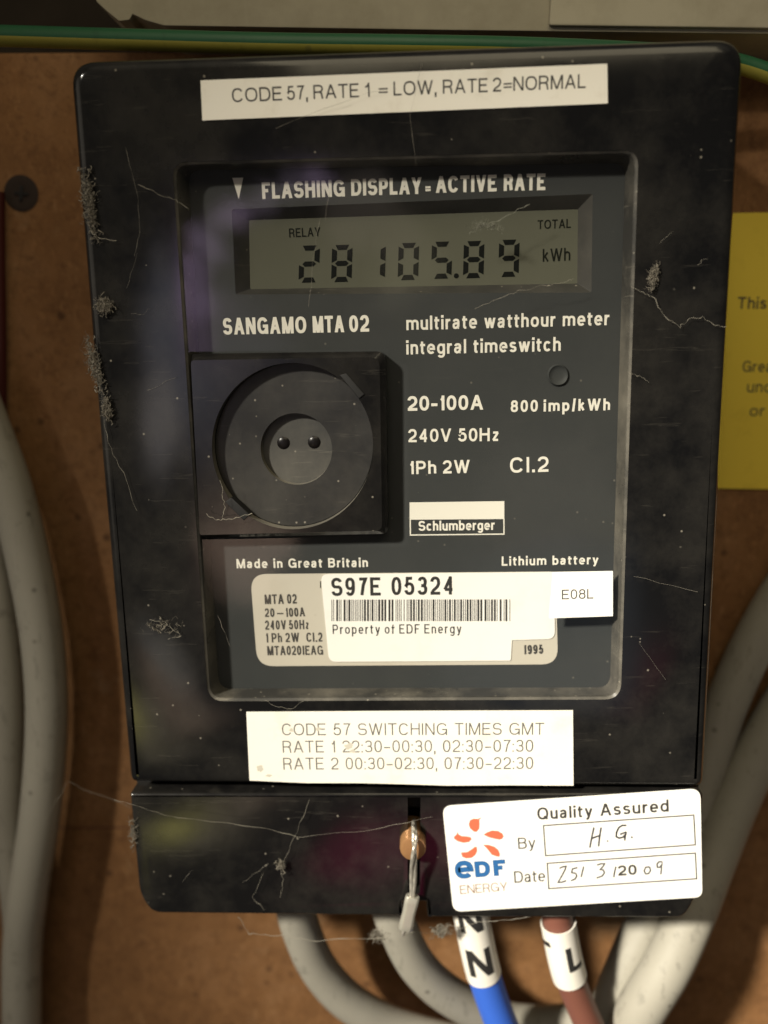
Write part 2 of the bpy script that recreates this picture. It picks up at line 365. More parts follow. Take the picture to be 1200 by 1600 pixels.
# ------------------------------------------------------------------ a stroke alphabet (grotesque)
XH = .73
def sup(cx, cy, rx, ry, a0, a1, n=14, e=2.35):
    o = []
    for i in range(n + 1):
        a = math.radians(a0 + (a1 - a0) * i / n); c, s = math.cos(a), math.sin(a)
        o.append((cx + rx * math.copysign(abs(c) ** (2 / e), c), cy + ry * math.copysign(abs(s) ** (2 / e), s)))
    return o
x = XH; h2 = XH / 2
GL = {  # char: (ink width, strokes)   b: butt ends, p: projecting ends, d: diagonal cut level
 'A': (.95, [('d', (.0, 0), (.5, 1)), ('d', (1, 0), (.5, 1)), ('b', [(.2, .3), (.8, .3)])]),
 'B': (.84, [('p', [(0, 0), (0, 1)]), ('b', [(0, 1), (.5, 1)] + sup(.5, .77, .43, .23, 90, -90) + [(0, .54)]), ('b', [(0, 0), (.5, 0)] + sup(.52, .27, .48, .27, -90, 90) + [(0, .54)])]),
 'C': (.92, [('b', sup(.5, .5, .5, .5, 32, 328, 26))]),
 'D': (.9, [('p', [(0, 0), (0, 1)]), ('b', [(0, 0), (.4, 0)] + sup(.45, .5, .55, .5, -90, 90, 20) + [(0, 1)])]),
 'E': (.78, [('p', [(0, 0), (0, 1)]), ('p', [(0, 0), (1, 0)]), ('p', [(0, 1), (.97, 1)]), ('b', [(0, .52), (.95, .52)])]),
 'F': (.72, [('p', [(0, 0), (0, 1)]), ('p', [(0, 1), (1, 1)]), ('b', [(0, .5), (.92, .5)])]),
 'G': (.98, [('b', sup(.5, .5, .5, .5, 32, 335, 26)), ('p', [(1, 0), (1, .46)]), ('b', [(1.0, .46), (.52, .46)])]),
 'H': (.86, [('p', [(0, 0), (0, 1)]), ('p', [(1, 0), (1, 1)]), ('b', [(0, .53), (1, .53)])]),
 'I': (0, [('p', [(0, 0), (0, 1)])]),
 'L': (.68, [('p', [(0, 0), (0, 1)]), ('p', [(0, 0), (1, 0)])]),
 'M': (1.05, [('p', [(0, 0), (0, 1)]), ('p', [(1, 0), (1, 1)]), ('d', (.02, 1), (.5, 0)), ('d', (.98, 1), (.5, 0))]),
 'N': (.88, [('p', [(0, 0), (0, 1)]), ('p', [(1, 0), (1, 1)]), ('d', (0, 1), (1, 0))]),
 'O': (1.0, [('o', sup(.5, .5, .5, .5, 0, 360, 36))]),
 'P': (.8, [('p', [(0, 0), (0, 1)]), ('b', [(0, 1), (.5, 1)] + sup(.52, .72, .48, .28, 90, -90) + [(0, .44)])]),
 'Q': (1.0, [('o', sup(.5, .5, .5, .5, 0, 360, 36)), ('b', [(.62, .24), (1.0, -.06)])]),
 'R': (.86, [('p', [(0, 0), (0, 1)]), ('b', [(0, 1), (.5, 1)] + sup(.5, .74, .46, .26, 90, -90) + [(0, .48)]), ('b', [(.5, .48), (.72, .46), (.88, .34), (.92, .12), (.98, -.07)])]),
 'S': (.84, [('b', sup(.5, .74, .47, .26, 15, 255, 18)[:-1] + [(.5, .5)] + sup(.5, .26, .5, .26, 75, -170, 18)[1:])]),
 'T': (.82, [('p', [(0, 1), (1, 1)]), ('p', [(.5, 0), (.5, 1)])]),
 'V': (.9, [('d', (0, 1), (.5, 0)), ('d', (1, 1), (.5, 0))]),
 'W': (1.3, [('d', (0, 1), (.26, 0)), ('d', (.5, 1), (.26, 0)), ('d', (.5, 1), (.74, 0)), ('d', (1, 1), (.74, 0))]),
 'Y': (.9, [('d', (0, 1), (.5, .36)), ('d', (1, 1), (.5, .36)), ('p', [(.5, 0), (.5, .44)])]),
 '0': (.72, [('o', sup(.5, .5, .5, .5, 0, 360, 30))]),
 '1': (.36, [('p', [(1, 0), (1, 1)]), ('b', [(0, .72), (.55, .78), (1.0, .98)])]),
 '2': (.72, [('b', sup(.5, .7, .5, .3, 172, -20, 16) + [(.8, .42), (.2, .18), (.03, .0)]), ('p', [(.03, 0), (1, 0)])]),
 '3': (.72, [('b', sup(.5, .75, .44, .25, 165, -90, 14) + [(.36, .52)]), ('b', [(.36, .52), (.5, .52)] + sup(.5, .26, .5, .26, 90, -168, 16))]),
 '4': (.76, [('p', [(.76, 0), (.76, 1)]), ('b', [(1.05, .24), (0, .24)]), ('b', [(0, .24), (.74, 1.0)])]),
 '5': (.72, [('b', [(.92, 1), (.2, 1), (.08, .5)] + sup(.48, .32, .52, .32, 145, -165, 18))]),
 '6': (.72, [('o', sup(.5, .31, .5, .31, 0, 360, 24)), ('b', sup(.52, .5, .52, .5, 40, 190, 16))]),
 '7': (.7, [('b', [(0, 1), (1, 1), (.62, .6), (.36, -.06)])]),
 '8': (.72, [('o', sup(.5, .76, .44, .24, 0, 360, 24)), ('o', sup(.5, .27, .5, .27, 0, 360, 24))]),
 '9': (.72, [('o', sup(.5, .69, .5, .31, 0, 360, 24)), ('b', sup(.48, .5, .52, .5, 10, -140, 16))]),
 'a': (.68, [('b', sup(.45, x - .2, .42, .2, 170, 0, 12) + [(.87, .1), (.93, .0), (1.0, 0)]), ('b', [(.87, .44), (.4, .40)] + sup(.36, .2, .36, .2, 95, 270, 12) + [(.55, .02), (.87, .2)])]),
 'b': (.7, [('p', [(0, 0), (0, 1)]), ('o', sup(.5, h2, .5, h2, 0, 360, 26))]),
 'c': (.66, [('b', sup(.5, h2, .5, h2, 38, 322, 20))]),
 'd': (.7, [('p', [(1, 0), (1, 1)]), ('o', sup(.5, h2, .5, h2, 0, 360, 26))]),
 'e': (.7, [('b', [(.04, h2)] + sup(.5, h2, .5, h2, 0, 318, 22))]),
 'f': (.44, [('b', [(.34, -.09), (.34, .75)] + sup(.85, .8, .5, .2, 180, 95, 6)), ('p', [(0, x), (1, x)])]),
 'g': (.7, [('o', sup(.5, h2, .5, h2, 0, 360, 26)), ('b', [(1, x + .06), (1, 0)] + sup(.5, -.06, .5, .22, 0, -150, 10))]),
 'h': (.66, [('p', [(0, 0), (0, 1)]), ('b', [(0, .48)] + sup(.5, .48, .5, x - .48, 165, 0, 12) + [(1, -.06)])]),
 'i': (0, [('p', [(0, 0), (0, x)]), ('t', (0, 1))]),
 'k': (.64, [('p', [(0, 0), (0, 1)]), ('b', [(.92, x + .05), (.0, .26)]), ('b', [(.36, .42), (1.0, -.05)])]),
 'l': (0, [('p', [(0, 0), (0, 1)])]),
 'm': (1.1, [('p', [(0, 0), (0, x)]), ('b', [(0, .5)] + sup(.25, .5, .25, x - .5, 165, 0, 10) + [(.5, -.06)]), ('b', [(.5, .5)] + sup(.75, .5, .25, x - .5, 165, 0, 10) + [(1, -.06)])]),
 'n': (.66, [('p', [(0, 0), (0, x)]), ('b', [(0, .48)] + sup(.5, .48, .5, x - .48, 165, 0, 12) + [(1, -.06)])]),
 'o': (.72, [('o', sup(.5, h2, .5, h2, 0, 360, 26))]),
 'p': (.7, [('p', [(0, -.27), (0, x)]), ('o', sup(.5, h2, .5, h2, 0, 360, 26))]),
 'r': (.44, [('p', [(0, 0), (0, x)]), ('p', [(0, .36)] + sup(1.0, .36, 1.0, x - .36, 150, 92, 8))]),
 's': (.62, [('b', sup(.5, x - .17, .46, .17, 20, 255, 14)[:-1] + [(.5, h2)] + sup(.5, .18, .5, .18, 75, -165, 14)[1:])]),
 't': (.44, [('b', [(.32, .98), (.32, .16)] + sup(.75, .16, .43, .16, 180, 275, 6) + [(1.1, .0)]), ('p', [(0, x), (1, x)])]),
 'u': (.66, [('p', [(1, 0), (1, x)]), ('b', [(0, x + .06), (0, .25)] + sup(.5, .25, .5, .25, 180, 345, 12))]),
 'w': (1.0, [('d', (0, x), (.26, 0)), ('d', (.5, x), (.26, 0)), ('d', (.5, x), (.74, 0)), ('d', (1, x), (.74, 0))]),
 'y': (.7, [('d', (0, x), (.52, 0)), ('b', [(1, x + .05), (.5, -.02), (.36, -.2), (.05, -.26)])]),
 'z': (.62, [('b', [(0, x), (1, x)]), ('b', [(0, 0), (1, 0)]), ('b', [(.95, x), (.05, 0)])]),
 '.': (0, [('t', (0, 0))]), ',': (0, [('t', (0, 0)), ('d', (0, -.2), (.35, .1))]),
 ':': (0, [('t', (0, 0)), ('t', (0, .62))]),
 '-': (.46, [('p', [(0, .36), (1, .36)])]), '~': (.62, [('b', [(-.1, .38), (1.1, .38)])]),
 '=': (.62, [('b', [(-.1, .3), (1.1, .3)]), ('b', [(-.1, .62), (1.1, .62)])]),
 '/': (.36, [('d', (0, -.05), (1, 1.05))]),
}
def ribbon(pts, w, mode='b'):
    """flat strip of width w along 2-D points; returns verts2d, faces"""
    p = [Vector(q) for q in pts]; q = [p[0]]
    for v in p[1:]:
        if (v - q[-1]).length > 1e-5: q.append(v)
    p = q; closed = mode == 'o'
    if closed and (p[0] - p[-1]).length < 1e-4: p.pop()
    n = len(p)
    if mode == 'p':
        p[0] = p[0] - (p[1] - p[0]).normalized() * w / 2; p[-1] = p[-1] + (p[-1] - p[-2]).normalized() * w / 2
    V, Fc = [], []
    for i in range(n):
        a = p[i - 1] if (i > 0 or closed) else None; b = p[(i + 1) % n] if (i < n - 1 or closed) else None
        d1 = (p[i] - a).normalized() if a is not None else None; d2 = (b - p[i]).normalized() if b is not None else None
        d1 = d1 or d2; d2 = d2 or d1
        m = Vector((-(d1.y + d2.y), d1.x + d2.x))
        if m.length < 1e-5: m = Vector((-d1.y, d1.x))
        m.normalize(); k = w / 2 / max(.55, m.dot(Vector((-d1.y, d1.x))))
        V += [p[i] + m * k, p[i] - m * k]
    for i in range(n if closed else n - 1):
        j = (i + 1) % n; Fc.append((2 * i, 2 * i + 1, 2 * j + 1, 2 * j))
    return V, Fc
def text2d(s, L, w, gap=.17, space=.36):
    """string in cap-height units filling length L; list of (verts2d, faces, lift)"""
    inks = [GL[c][0] for c in s if c != ' ']
    fixed = sum(w for k in inks if k == 0); flex = sum(inks)
    for i, c in enumerate(s):
        if c == ' ': flex += space
        elif i < len(s) - 1 and s[i + 1] != ' ': flex += gap
        elif i < len(s) - 1: flex += gap * .5
    sx = (L - fixed) / max(flex, 1e-6); cx = 0; out = []; li = 0
    for i, c in enumerate(s):
        if c == ' ': cx += space * sx; continue
        wd, st = GL[c]; iw = wd * sx if wd else w
        low = c in 'abcdefghiklmnoprstuwyz'
        def Y(y):
            if not low: return w / 2 + y * (1 - w)
            if y < 0: return w / 2 + y * 1.0
            if y <= XH: return w / 2 + y / XH * (XH - w)
            return XH - w / 2 + (y - XH) / (1 - XH) * (1 - XH)
        for k in st:
            li += 1
            if k[0] == 'd':
                (x0, y0), (x1, y1) = k[1], k[2]; dx = abs(x1 - x0) * max(iw - w, .01)
                hw = w * math.sqrt(1 + (dx / max(.1, abs(y1 - y0))) ** 2)
                f = lambda q: cx + hw / 2 + q * (iw - hw)
                V = [Vector((f(x0) - hw / 2, y0)), Vector((f(x0) + hw / 2, y0)), Vector((f(x1) + hw / 2, y1)), Vector((f(x1) - hw / 2, y1))]
                out.append((V, [(0, 1, 2, 3)], li)); continue
            f = lambda q: cx + w / 2 + q * (iw - w)
            if k[0] == 't':
                X, Yc = f(k[1][0]), Y(k[1][1]); a = w * .56; yy = Yc
                V = [Vector((X - a, yy - a)), Vector((X + a, yy - a)), Vector((X + a, yy + a)), Vector((X - a, yy + a))]
                out.append((V, [(0, 1, 2, 3)], li)); continue
            V, Fc = ribbon([(f(a), Y(b)) for a, b in k[1]], w, k[0]); out.append((V, Fc, li))
        cx += iw
        if i < len(s) - 1: cx += gap * sx * (1 if s[i + 1] != ' ' else .5)
    return out
LIFT = 6e-6
def text_geo(s, a, b, cap, h, w=.14, gap=.17, space=.36):
    """lettering from pixel a to pixel b (baseline), cap pixels tall, lying at height h"""
    A, B = P(*a, h), P(*b, h); u = (B - A); Lm = u.length; u.normalize()
    up = Vector((-u.z, 0, u.x)); c = (P(a[0], a[1] - cap, h) - A).length
    V, Fc = [], []
    for vs, fs, li in text2d(s, Lm / c, w, gap, space):
        n = len(V); V += [A + u * (v.x * c) + up * (v.y * c) + Vector((0, -LIFT * (li % 5), 0)) for v in vs]
        Fc += [tuple(i + n for i in f) for f in fs]
    return V, Fc
def write(parent, s, a, b, cap, h, m, w=.14, gap=.17, space=.36):
    return build('lettering', text_geo(s, a, b, cap, h, w, gap, space), m, parent, smooth=0)
def poly(pts, h): return loop(pts, h), [tuple(range(len(pts)))]
def strokes(paths, wpx, h):
    """hand or drawn lines given in pixels"""
    gs = []
    for k, pth in enumerate(paths):
        V, Fc = ribbon(pth, wpx); hh = h + LIFT * (k % 5)
        gs.append((loop([tuple(v) for v in V], hh), Fc))
    return cat(*gs)

# ================================================================== THE SETTING
HB = -.050
bt = [(-700, 86), (560, 78), (1190, 60), (1900, 40), (1900, 2300), (-700, 2300)]
o = build('backboard', slab(loop(bt, HB), HB, HB - .018, .001), M_board); o['kind'] = 'structure'
build('score_mark', strokes([[(-40, 1291), (60, 1292), (120, 1293.5), (205, 1293)]], 2.2, HB + .0001), mat('score_mark', (.10, .035, .015), .8), o, 0)
o = build('back_wall', slab(loop([(-1500, -900), (2700, -900), (2700, 2900), (-1500, 2900)], -.10), -.10, -.14), M_dark); o['kind'] = 'structure'

# consumer unit across the top: cream metal box with a chipped corner and a raised panel
cu = empty('fuse_box', 'chipped cream metal box across the top of the picture above the earth wire', 'fuse box', P(720, 20, -.03))
ol = rnd([(150, -420), (150, 2), (166, 17), (186, 33), (202, 31), (207, 22), (228, 32), (256, 40), (700, 47), (1330, 54), (1330, -420)], [8, 2, 0, 2, 2, 2, 3, 4, 0, 8, 8])
build('body', slab(loop(ol, -.030), -.030, HB - .002, .0002), M_cream, cu)
build('panel', slab(loop(rnd([(884, -380), (858, 40), (1312, 46), (1312, -380)], 5), -.029), -.0288, -.0300, .0003), M_cream, cu)

# ================================================================== THE METER
mt = empty('electricity_meter', 'black wall electricity meter with grey display reading 28105.89, stickers stuck on its front', 'electricity meter', P(650, 1420, HB))
HD = -.0056                                   # dial plate
outer = rnd([(111, 98), (1160, 62), (1128, 640), (1097, 1226), (206, 1219), (160, 700)], [42, 46, 0, 14, 12, 0], 8)
rec_o = rnd([(269, 253), (998, 234), (970, 1093), (325, 1096)], 26, 7)
rec_i = rnd([(294, 266), (977, 255), (953, 1074), (342, 1076)], 20, 7)
lo, lr, li_ = loop(outer, -.0022), loop(rec_o, 0), loop(rec_i, HD)
cg = slab(lo, 0, -.036, .0026, [lr], 5)
rim = loft([lr, at(inset(lr, .0004), -.0004)])
cs = build('casing', cg, M_black, mt, 30)
build('recess_rim', loft([at(lr, -.00005), at(inset(lr, .00045), -.0005), li_]), M_wall, mt, 30)

lcd_o = [(362, 327), (926, 303), (924, 457), (368, 460)]
lcd_i = [(389, 344), (903, 327), (902, 443), (391, 452)]
lcd_o, lcd_i = rnd(lcd_o, 3, 2), rnd(lcd_i, 2, 2)
HL = HD - .0028
dial = build('dial_plate', fill(loop(rec_i, HD), [loop(lcd_o, HD)]), M_dial, mt, 0)
dsp = build('display', loft([loop(lcd_o, HD), loop(lcd_i, HL)]), M_bez, mt, 30)
dsp.name = 'display_surround'
lcd = build('display', (loop(lcd_i, HL), [tuple(range(len(lcd_i)))]), M_lcd, mt, 0)
# seven-segment reading
def seg_digit(ch, x0, y0, wd, ht, skew=0):
    on = {'0': 'abcdef', '1': 'bc', '2': 'abged', '5': 'afgcd', '8': 'abcdefg', '9': 'abcdfg'}[ch]
    t_ = 8.0; xl, xr, yt, yb, ym = x0, x0 + wd, y0, y0 + ht, y0 + ht / 2; g_ = 1.3
    S = {'a': [(xl + 4 + g_, yt), (xr - 4 - g_, yt), (xr - t_ - g_, yt + t_), (xl + t_ + g_, yt + t_)],
         'd': [(xl + t_ + g_, yb - t_), (xr - t_ - g_, yb - t_), (xr - 4 - g_, yb), (xl + 4 + g_, yb)],
         'g': [(xl + 4 + g_, ym), (xl + t_ + g_, ym - t_ / 2), (xr - t_ - g_, ym - t_ / 2), (xr - 4 - g_, ym), (xr - t_ - g_, ym + t_ / 2), (xl + t_ + g_, ym + t_ / 2)],
         'f': [(xl, yt + 4 + g_), (xl + t_, yt + t_ + g_), (xl + t_, ym - t_ / 2 - g_), (xl, ym - g_)],
         'b': [(xr, yt + 4 + g_), (xr, ym - g_), (xr - t_, ym - t_ / 2 - g_), (xr - t_, yt + t_ + g_)],
         'e': [(xl, ym + g_), (xl + t_, ym + t_ / 2 + g_), (xl + t_, yb - t_ - g_), (xl, yb - 4 - g_)],
         'c': [(xr, ym + g_), (xr, yb - 4 - g_), (xr - t_, yb - t_ - g_), (xr - t_, ym + t_ / 2 + g_)]}
    sh = lambda q: (q[0] - (q[1] - y0) * .03, q[1] - (q[0] - x0) * .03)
    return cat(*[poly([sh(q) for q in S[k]], HL + 6e-5) for k in on]), ([poly([sh(q) for q in S[k]], HL + 3e-5) for k in S if k not in on])
for ch, x0, y0 in (('2', 468, 384), ('8', 519, 383), ('1', 571, 381), ('0', 623, 380), ('5', 675, 378), ('8', 725, 377), ('9', 780, 375)):
    gg, gh = seg_digit(ch, x0, y0, 32, 58)
    if False: gg = cat(withmat(gg, 0), *[withmat(z, 1) for z in gh])
    build('digit', gg, [M_seg, M_ghost], lcd, 0)
build('decimal_point', poly(ell(713, 431, 4, 4, 12), HL + 6e-5), M_seg, lcd, 0)
write(lcd, 'RELAY', (452, 371), (501, 369), 14, HL + 6e-5, M_seg2, .15)
write(lcd, 'TOTAL', (840, 358), (892, 356), 14, HL + 6e-5, M_seg2, .15)
write(lcd, 'kWh', (848, 409), (891, 407), 20, HL + 6e-5, M_seg2, .13)

HT = HD + 5e-5
for s, a, b, cap, w, gp, sp in (
    ('FLASHING', (410, 311), (539, 307), 26, .20, .15, .3), ('DISPLAY', (549, 306), (659, 303), 26, .20, .15, .3),
    ('=', (664, 303), (674, 302.5), 17, .2, .1, .3), ('ACTIVE', (681, 301.5), (776, 299), 26, .20, .15, .3), ('RATE', (787, 298.5), (852, 297), 26, .20, .15, .3),
    ('SANGAMO', (349, 523), (479, 520.5), 26, .19, .16, .3), ('MTA', (489, 520), (538, 519), 26, .19, .14, .3), ('02', (546, 519), (577, 518), 26, .19, .16, .3),
    ('multirate watthour meter', (635, 516), (952, 508), 22, .165, .18, .55), ('integral timeswitch', (635, 554), (876, 548.5), 22, .165, .18, .55),
    ('20-100A', (637, 642), (755, 640), 23, .19, .16, .3), ('800 imp/kWh', (798, 644), (953, 641), 18.5, .19, .26, .45),
    ('240V 50Hz', (638, 691), (780, 689), 20.5, .17, .19, .5), ('1Ph 2W', (640, 741), (734, 739), 20.5, .175, .2, .45), ('Cl.2', (797, 739), (857, 737), 24, .165, .2, .3),
    ('Made in Great Britain', (370, 888), (575, 886), 14.5, .185, .22, .62), ('Lithium battery', (784, 884), (935, 881.5), 14.5, .18, .22, .62)):
    write(dial, s, a, b, cap, HT, M_ink, w, gp, sp)
build('pointer_arrow', poly([(363, 278), (380, 277.5), (373, 311)], HT), M_ink, dial, 0)
# maker's box: white upper band, white outline, name below
lg = cat(poly([(640, 785), (788, 783), (788, 811), (640, 812)], HT), strokes([[(641, 812), (641.2, 836), (787.5, 834.5), (787.3, 811)]], 1.8, HT + 1e-5))
lgo = build('maker_box', lg, M_ink, dial, 0)
build('lettering', text_geo('Schlumberger', (654, 829.5), (773, 828), 15.5, HT, .175, .14, .3), M_ink, dial, 0)
# pulse lamp: shallow round dimple
lp = loop(ell(872, 586, 17, 17.5, 32), HD + .0002)
build('pulse_lens', cat(loft([lp, at(inset(lp, .0003), HD + .0006), at(inset(lp, .0007), HD + .0003), at(inset(lp, .0013), HD + .0002)], False, True)), M_dial, mt, 50)

# rating plate, printed on the dial
rp = build('rating_plate', poly(rnd([(391, 897), (868, 893), (872, 1038), (402, 1041)], [26, 10, 26, 26], 7), HD + 1e-4), M_rating, mt, 0)
HR = HD + 1.3e-4
for s, a, b, cap, w, gp, sp in (('MTA 02', (414, 944), (464, 943), 15, .17, .17, .45), ('20', (414, 964), (429, 964), 13.5, .17, .2, .4), ('-', (433, 964), (443, 964), 14, .16, .2, .4), ('100A', (447, 964), (477, 963), 14, .17, .17, .4),
    ('240V 50Hz', (414.5, 984), (483, 983), 14.5, .16, .2, .4), ('1 Ph 2W', (416, 1004), (468, 1003), 14.5, .16, .2, .45), ('Cl.2', (479, 1003), (504, 1002.5), 14.5, .16, .2, .45),
    ('MTA0201EAG', (418, 1024), (505, 1023), 14.5, .16, .16, .4), ('1995', (819, 1022.5), (849, 1021.5), 14.5, .2, .17, .4)):
    write(rp, s, a, b, cap, HR, M_dkgrey, w, gp, sp)
build('tick_mark', poly([(500, 908), (502, 908), (502, 919), (500, 919)], HR), M_dkgrey, rp, 0)

# optical port: square block, round well, steel-look ring, hub with two holes
HP, HRG, HH = -.0003, -.0030, -.0049
sq_b = rnd([(299, 553), (603, 549), (606, 834), (313, 840)], [6, 16, 10, 4], 5)
sq_f = rnd([(298, 563), (593, 558), (597, 829), (312, 836)], [6, 16, 10, 4], 5)
well = [Vector((v.x, v.y, v.z)) for v in loop(ell(457, 697, 126, 130, 72), HP)]
fl_ = loop(sq_f, HP)
blk = cat(loft([fl_, at(loop(sq_b, HP - .0012), HP - .0012), at(loop(sq_b, HP - .0012), HD)]), fill(fl_, [well]))
port = build('optical_port', blk, M_cover, mt, 30)
cen = P(457, 697, HP); rad = (well[0] - cen).length
def circ(c, r, h, n=72): return [Vector((c.x + r * math.cos(2 * math.pi * i / n), -h, c.z + r * math.sin(2 * math.pi * i / n))) for i in range(n)]
build('well_wall', loft([at(well, HP - .00005), at(well, HRG)]), M_lit_edge, port, 40)
hc = P(463, 702, HRG); hr = px(56, 463, 702, HRG)
wl = at(well, HRG)
ring = fill(at(inset(wl, .00015), HRG), [circ(hc, hr, HRG)])
build('hub_wall', loft([circ(hc, hr, HRG - 2e-5), circ(hc, hr, HH)]), M_lit_edge, port, 40)
build('coupling_ring', ring, M_matte, port, 40)
hub = build('hub', (circ(hc, hr * 1.0, HH), [tuple(range(72))]), M_hub, port, 0)
for (u, v) in ((443, 692), (491, 691)):
    c0 = P(u, v, HH); r0 = px(10, u, v, HH)
    build('sensor_window', loft([circ(c0, r0, HH + 5e-5, 24), circ(c0, r0 * .8, HH + 2.5e-4, 24), circ(c0, r0 * .35, HH + 4e-4, 24)], False, True), M_hole, hub, 60)
# two tabs across the rim of the well
def tab(pts):
    return slab(loop(pts, HP), HP + .0003, HP - .003, .0002)
build('rim_tab', tab([(531, 586), (541, 583), (570, 616), (561, 623)]), M_gap, port)
build('rim_tab', tab([(352, 784), (362, 777), (391, 804), (381, 813)]), M_gap, port)

# clear window over the dial, cut round the port
wn = inset(loop(rec_o, -.0008), .0008)
wpx = rnd([(272, 256), (995, 237), (967, 1090), (328, 1093), (316, 843), (609, 838), (607, 546), (286, 550)], [24, 24, 24, 24, 0, 0, 0, 0], 6)
build('clear_window', poly(wpx, -.0009), M_win, mt, 0)

# terminal cover below, with a slot, a notch and a brass screw
HC = -.0006
cov = rnd([(206, 1234), (1096, 1234), (1083, 1400), (1066, 1428), (668, 1427), (666, 1403), (629, 1403), (630, 1425), (240, 1421), (221, 1392)], [4, 6, 13, 13, 1, 1, 1, 1, 15, 15], 5)
slot = [(637, 1246), (657, 1246), (656, 1396), (637, 1396)]
cvl = loop(cov, HC - .0016)
sl_l = loop(slot, HC)
tcv = build('terminal_cover', cat(slab(cvl, HC, -.018, .0009, [sl_l], 4), loft([sl_l, at(sl_l, -.008)], False, True)), M_cover, mt, 30)
build('cover_joint', slab(loop([(214, 1212), (1092, 1214), (1090, 1260), (214, 1260)], -.006), -.006, -.018), M_gap, mt)
blk_ = loop([(300, 1230), (1030, 1230), (1020, 1404), (310, 1400)], -.019)
build('terminal_block', slab(blk_, -.019, HB + .001), M_gap, mt)
sc_c = P(645, 1327, .003); sc_r = px(20.5, 645, 1327, .003)
scr = build('screw', loft([circ(sc_c, sc_r * .80, .0031, 40), circ(sc_c, sc_r * .93, .0030, 40), circ(sc_c, sc_r, .0025, 40), circ(sc_c, sc_r, -.006, 40)], True, True), M_brass, tcv, 40)

# seal: twisted wire looped over the screw, crimped metal ferrule
seal = empty('wire_seal', 'twisted metal seal wire with crimped ferrule hanging over the brass screw', 'wire seal', P(640, 1440, .001))
wa = [P(647, 1280, -.006), P(646, 1290, .001), P(646, 1310, .0045), P(648, 1335, .0048), P(648.5, 1365, .003), P(646, 1395, .0022), P(641, 1420, .002)]
wb = [P(647, 1282, -.006), P(648, 1294, .0012), P(649.5, 1312, .0045), P(645, 1338, .0052), P(643, 1366, .0030), P(643, 1396, .0022), P(640, 1420, .002)]
rw = px(3.4, 646, 1340, .004)
build('wire', cat(tube(wa, rw, 10), tube(wb, rw, 10)), M_wire, seal)
ax0, ax1 = P(645, 1400, .002), P(633, 1452, .002)
def ferrule():
    tgd = (ax1 - ax0); Ls = []
    sd = Vector((tgd.z, 0, -tgd.x)).normalized()
    for k, s in ((0, .9), (.03, 1.0), (.2, 1.02), (.5, .93), (.8, 1.03), (.97, 1.0), (1, .9)):
        c = ax0 + tgd * k; l = []
        for i in range(20):
            a = 2 * math.pi * i / 20; ca, sa = math.cos(a), math.sin(a)
            l.append(c + sd * (math.copysign(abs(ca) ** .6, ca) * .00165 * s) + Vector((0, -1, 0)) * (math.copysign(abs(sa) ** .8, sa) * .0011 * s * (.8 if abs(ca) < .3 else 1)))
        Ls.append(l)
    return loft(Ls, True, True)
build('ferrule', ferrule(), M_lead, seal, 35)
build('wire_end', tube([P(634, 1446, .002), P(631, 1454, .002), P(629.5, 1461, .0016)], rw * .9, 8), M_wire, seal)

# ================================================================== STICKERS
def sticker(name, label, pts, h, m=M_paper, th=.00018):
    return tag(build(name, slab(loop(pts, h), h + th, h), m), label, 'sticker', None)
HS = .00025
s1 = sticker('paper_label', 'narrow white strip along the top of the black casing reading CODE 57, RATE 1 = LOW', [(313.5, 126), (500, 118.5), (948.5, 100), (949.5, 162), (640, 175), (316.5, 188.5)], .00006)
for s, a, b in (('CODE', (363, 160), (441, 157)), ('57,', (449, 156.5), (481, 155)), ('RATE', (490, 154.8), (561, 152)), ('1', (570, 151.5), (578, 151)), ('=', (592, 150.5), (606, 150)), ('LOW,', (615, 149.5), (682, 147)),
                ('RATE', (692, 146.5), (762, 144)), ('2', (770, 143.5), (783, 143)), ('=', (787, 142.8), (800, 142)), ('NORMAL', (802, 142), (915, 137.5))):
    cap = 22 if s != '=' else 19
    write(s1, s, a, b, cap, HS, M_tick, .125, .16, .3)
s2 = sticker('paper_label', 'white paper sticker listing CODE 57 SWITCHING TIMES GMT on the lower casing above the cover', [(385, 1112), (620, 1110.5), (895, 1109.5), (896, 1227), (800, 1226.5), (700, 1227), (640, 1225), (560, 1223), (480, 1223), (390, 1219)], .00006)
for s, a, b in (('CODE 57 SWITCHING TIMES GMT', (441, 1149), (850, 1148)), ('RATE 1 22:30~00:30, 02:30~07:30', (442, 1176), (833, 1174.5)), ('RATE 2 00:30~02:30, 07:30~22:30', (443, 1202.5), (833, 1201.5))):
    write(s2, s, a, b, 18.5, HS, M_grey, .10, .20, .62)
def blot(u, v, rx, ry, n=14):
    return [(u + rx * math.cos(2 * math.pi * i / n) * random.uniform(.6, 1.25), v + ry * math.sin(2 * math.pi * i / n) * random.uniform(.6, 1.25)) for i in range(n)]
M_scuff = mat('worn_paper', (.52, .49, .41), .8)
build('worn_patch', cat(*[poly(blot(*q_), HS + 2e-5) for q_ in ((545, 1166, 7, 5), (551, 1174, 4, 3), (406, 1201, 6, 5), (497, 1139, 5, 3), (455, 1141, 4, 3), (420, 1212, 5, 2))]), M_scuff, s2, 0)
s3 = sticker('barcode_label', 'white barcode sticker S97E 05324 partly covering the grey rating plate', rnd([(501, 897), (866, 893.5), (867, 998), (800, 1000), (798, 1032), (514, 1034)], [12, 3, 12, 1, 2, 12], 5), HD + 1.8e-4, M_vinyl, .00012)
H3 = HD + 3.2e-4
for s, a, b in (('S97E', (518, 931.5), (595, 930.5)), ('05324', (612, 930), (709, 929))):
    write(s3, s, a, b, 28.5, H3, M_tick, .165, .22, .3)
write(s3, 'Property of EDF Energy', (520, 990.5), (721, 989.5), 14.5, H3, M_tick, .125, .3, .55)
bars = []; X = 518.0; rb = random.Random(4)
